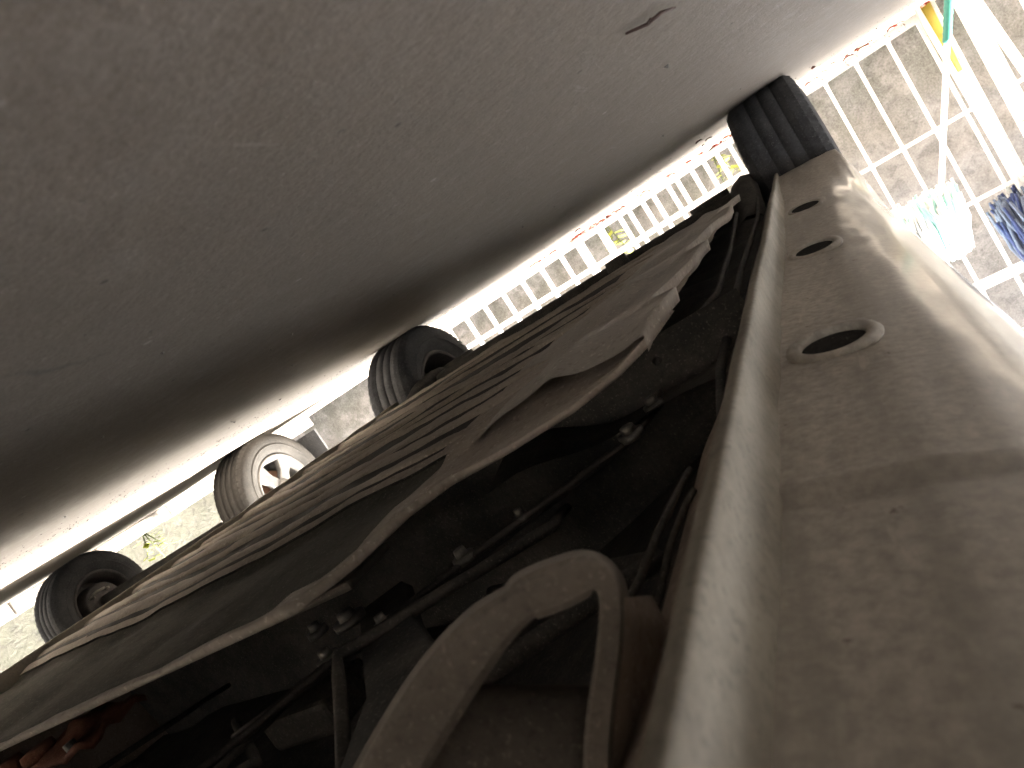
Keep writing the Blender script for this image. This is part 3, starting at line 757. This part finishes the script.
# ------------------------------------------------------------------ litter and plants
def petal(x, y, s, mat, nm, lab, grp, cat):
    a = rnd.uniform(0, 6.28); vs = []
    for i in range(5):
        t = -1+i/2; wd = s*.45*(1-t*t*.95); z = s*.22*(t*t)+.003
        for u in (-1, 0, 1):
            px, py = t*s, u*wd; vs.append((px*math.cos(a)-py*math.sin(a), px*math.sin(a)+py*math.cos(a), z+s*.25*u*u+rnd.uniform(0, .1)*s))
    fs = [(i*3+j, i*3+j+1, (i+1)*3+j+1, (i+1)*3+j) for i in range(4) for j in range(2)]
    o = MB().add(vs, fs, True).build(nm, mat, label=lab, cat=cat, group=grp); o.location = (x, y, 0)
    return o
for (x, y, s, lab) in ((.894, 2.956, .022, 'single red flower bud lying apart on the floor under the far rail'), (-.136, 2.577, .018, 'red petal on the floor right beside the near tyre')):
    petal(x, y, s, M['petal'], 'fallen_petal', lab, None, 'petal')
for i in range(110):
    x = rnd.uniform(-.95, 1.5); y = 3.95-abs(rnd.gauss(0, .16)); c = rnd.random()
    if c < .6: petal(x, y, rnd.uniform(.012, .030), M['petal'], 'fallen_petal', 'small bright red petal in the litter along the gate foot', 'petals along the gate foot', 'petal')
    else: petal(x, y, rnd.uniform(.012, .030), M['petal2'], 'fallen_petal', 'small orange brown petal in the litter along the gate foot', 'petals along the gate foot', 'petal')
for i in range(14):
    x = rnd.uniform(-.5, 2.6); y = rnd.uniform(2.3, 3.8)
    petal(x, y, rnd.uniform(.008, .018), M['darkleaf'], 'dry_leaf', 'small dark dry leaf lying on the concrete floor', 'dry leaves on the floor', 'leaf')
def plant(x, y, z, h, n, mats, lab, seed):
    rg = random.Random(seed); e = empty('garden_plant', (x, y, z), label=lab, cat='plant', group='plants by the walls')
    st = MB(); lf = MB(); 
    for i in range(max(3, n//7)):
        a = rg.uniform(0, 6.28); tip = Vector((math.cos(a)*h*.35, math.sin(a)*h*.35, h*rg.uniform(.6, 1)))
        st.tube([(0, 0, 0), tip*.5+Vector((0, 0, h*.08)), tip], [.006, .004, .002], 5)
        for k in range(7):
            p = tip*(.3+.7*k/6); b = rg.uniform(0, 6.28); L = h*rg.uniform(.22, .4)
            d = Vector((math.cos(b), math.sin(b), rg.uniform(-.2, .6))).normalized(); s = d.cross(Vector((0, 0, 1))).normalized()*L*.28
            lf.add([p, p+d*L*.45+s, p+d*L*.45+Vector((0, 0, L*.06)), p+d*L*.45-s, p+d*L], [(0, 1, 2), (0, 2, 3), (1, 4, 2), (2, 4, 3)], True)
    st.build('stem', M['leaf2'], e); lf.build('foliage', M[mats], e, kind='stuff'); return e
plant(4.5, 2.92, .06, .24, 22, 'leaf', 'yellow green leafy plant in the bed between the two rear wheels', 1)
plant(1.18, 4.45, 0, .30, 24, 'leaf', 'small yellow green weed behind the thick gate bars', 5)
plant(.42, 4.45, 0, .26, 18, 'leaf', 'small weed behind the gate next to the near tyre', 6)
for i in range(26):
    x = rnd.uniform(.02, 1.5); y = rnd.uniform(.3, 2.4); s = rnd.uniform(.0015, .004)
    vs = [(s*math.cos(k*1.26)*rnd.uniform(.7, 1.2), s*math.sin(k*1.26)*rnd.uniform(.7, 1.2), 0) for k in range(5)]+[(0, 0, s*.9)]
    o = MB().add(vs, [(k, (k+1) % 5, 5) for k in range(5)]).build('pebble', M['stone'], label='tiny grey pebble on the concrete under the car', cat='pebble', group='pebbles under the car'); o.location = (x, y, .0005)

gr = MB()
for i in range(2600):
    t = rnd.random()
    if t < .6: x = 1.56-abs(rnd.gauss(0, .13))+.06*rnd.random(); y = rnd.uniform(.3, 3.2)
    else: x = rnd.uniform(-.6, 1.8); y = rnd.gauss(3.1, .35)
    s = abs(rnd.gauss(0, .0009))+.0005
    if rnd.random() < .02: s *= 1.6
    gr.add([(x+s*math.cos(k*1.57+i)*rnd.uniform(.6, 1.5), y+s*math.sin(k*1.57+i)*rnd.uniform(.6, 1.5), .0004) for k in range(4)]+[(x, y, s*.8)], [(0, 1, 4), (1, 2, 4), (2, 3, 4), (3, 0, 4)])
gr.build('grit', M['soil'], label='loose brown grit swept along the edges of the car shadow', cat='grit', kind='stuff')

tw = MB().tube([(.052, .470, .003), (.040, .480, .0045), (.030, .486, .003), (.022, .497, .004)], [.0008, .0013, .0012, .0006], 6)
tw.tube([(.040, .480, .0045), (.036, .474, .004)], [.0008, .0004], 5)
tw.build('dry_twig', M['darkleaf'], label='small dark crooked twig lying on the concrete at the top', cat='twig')
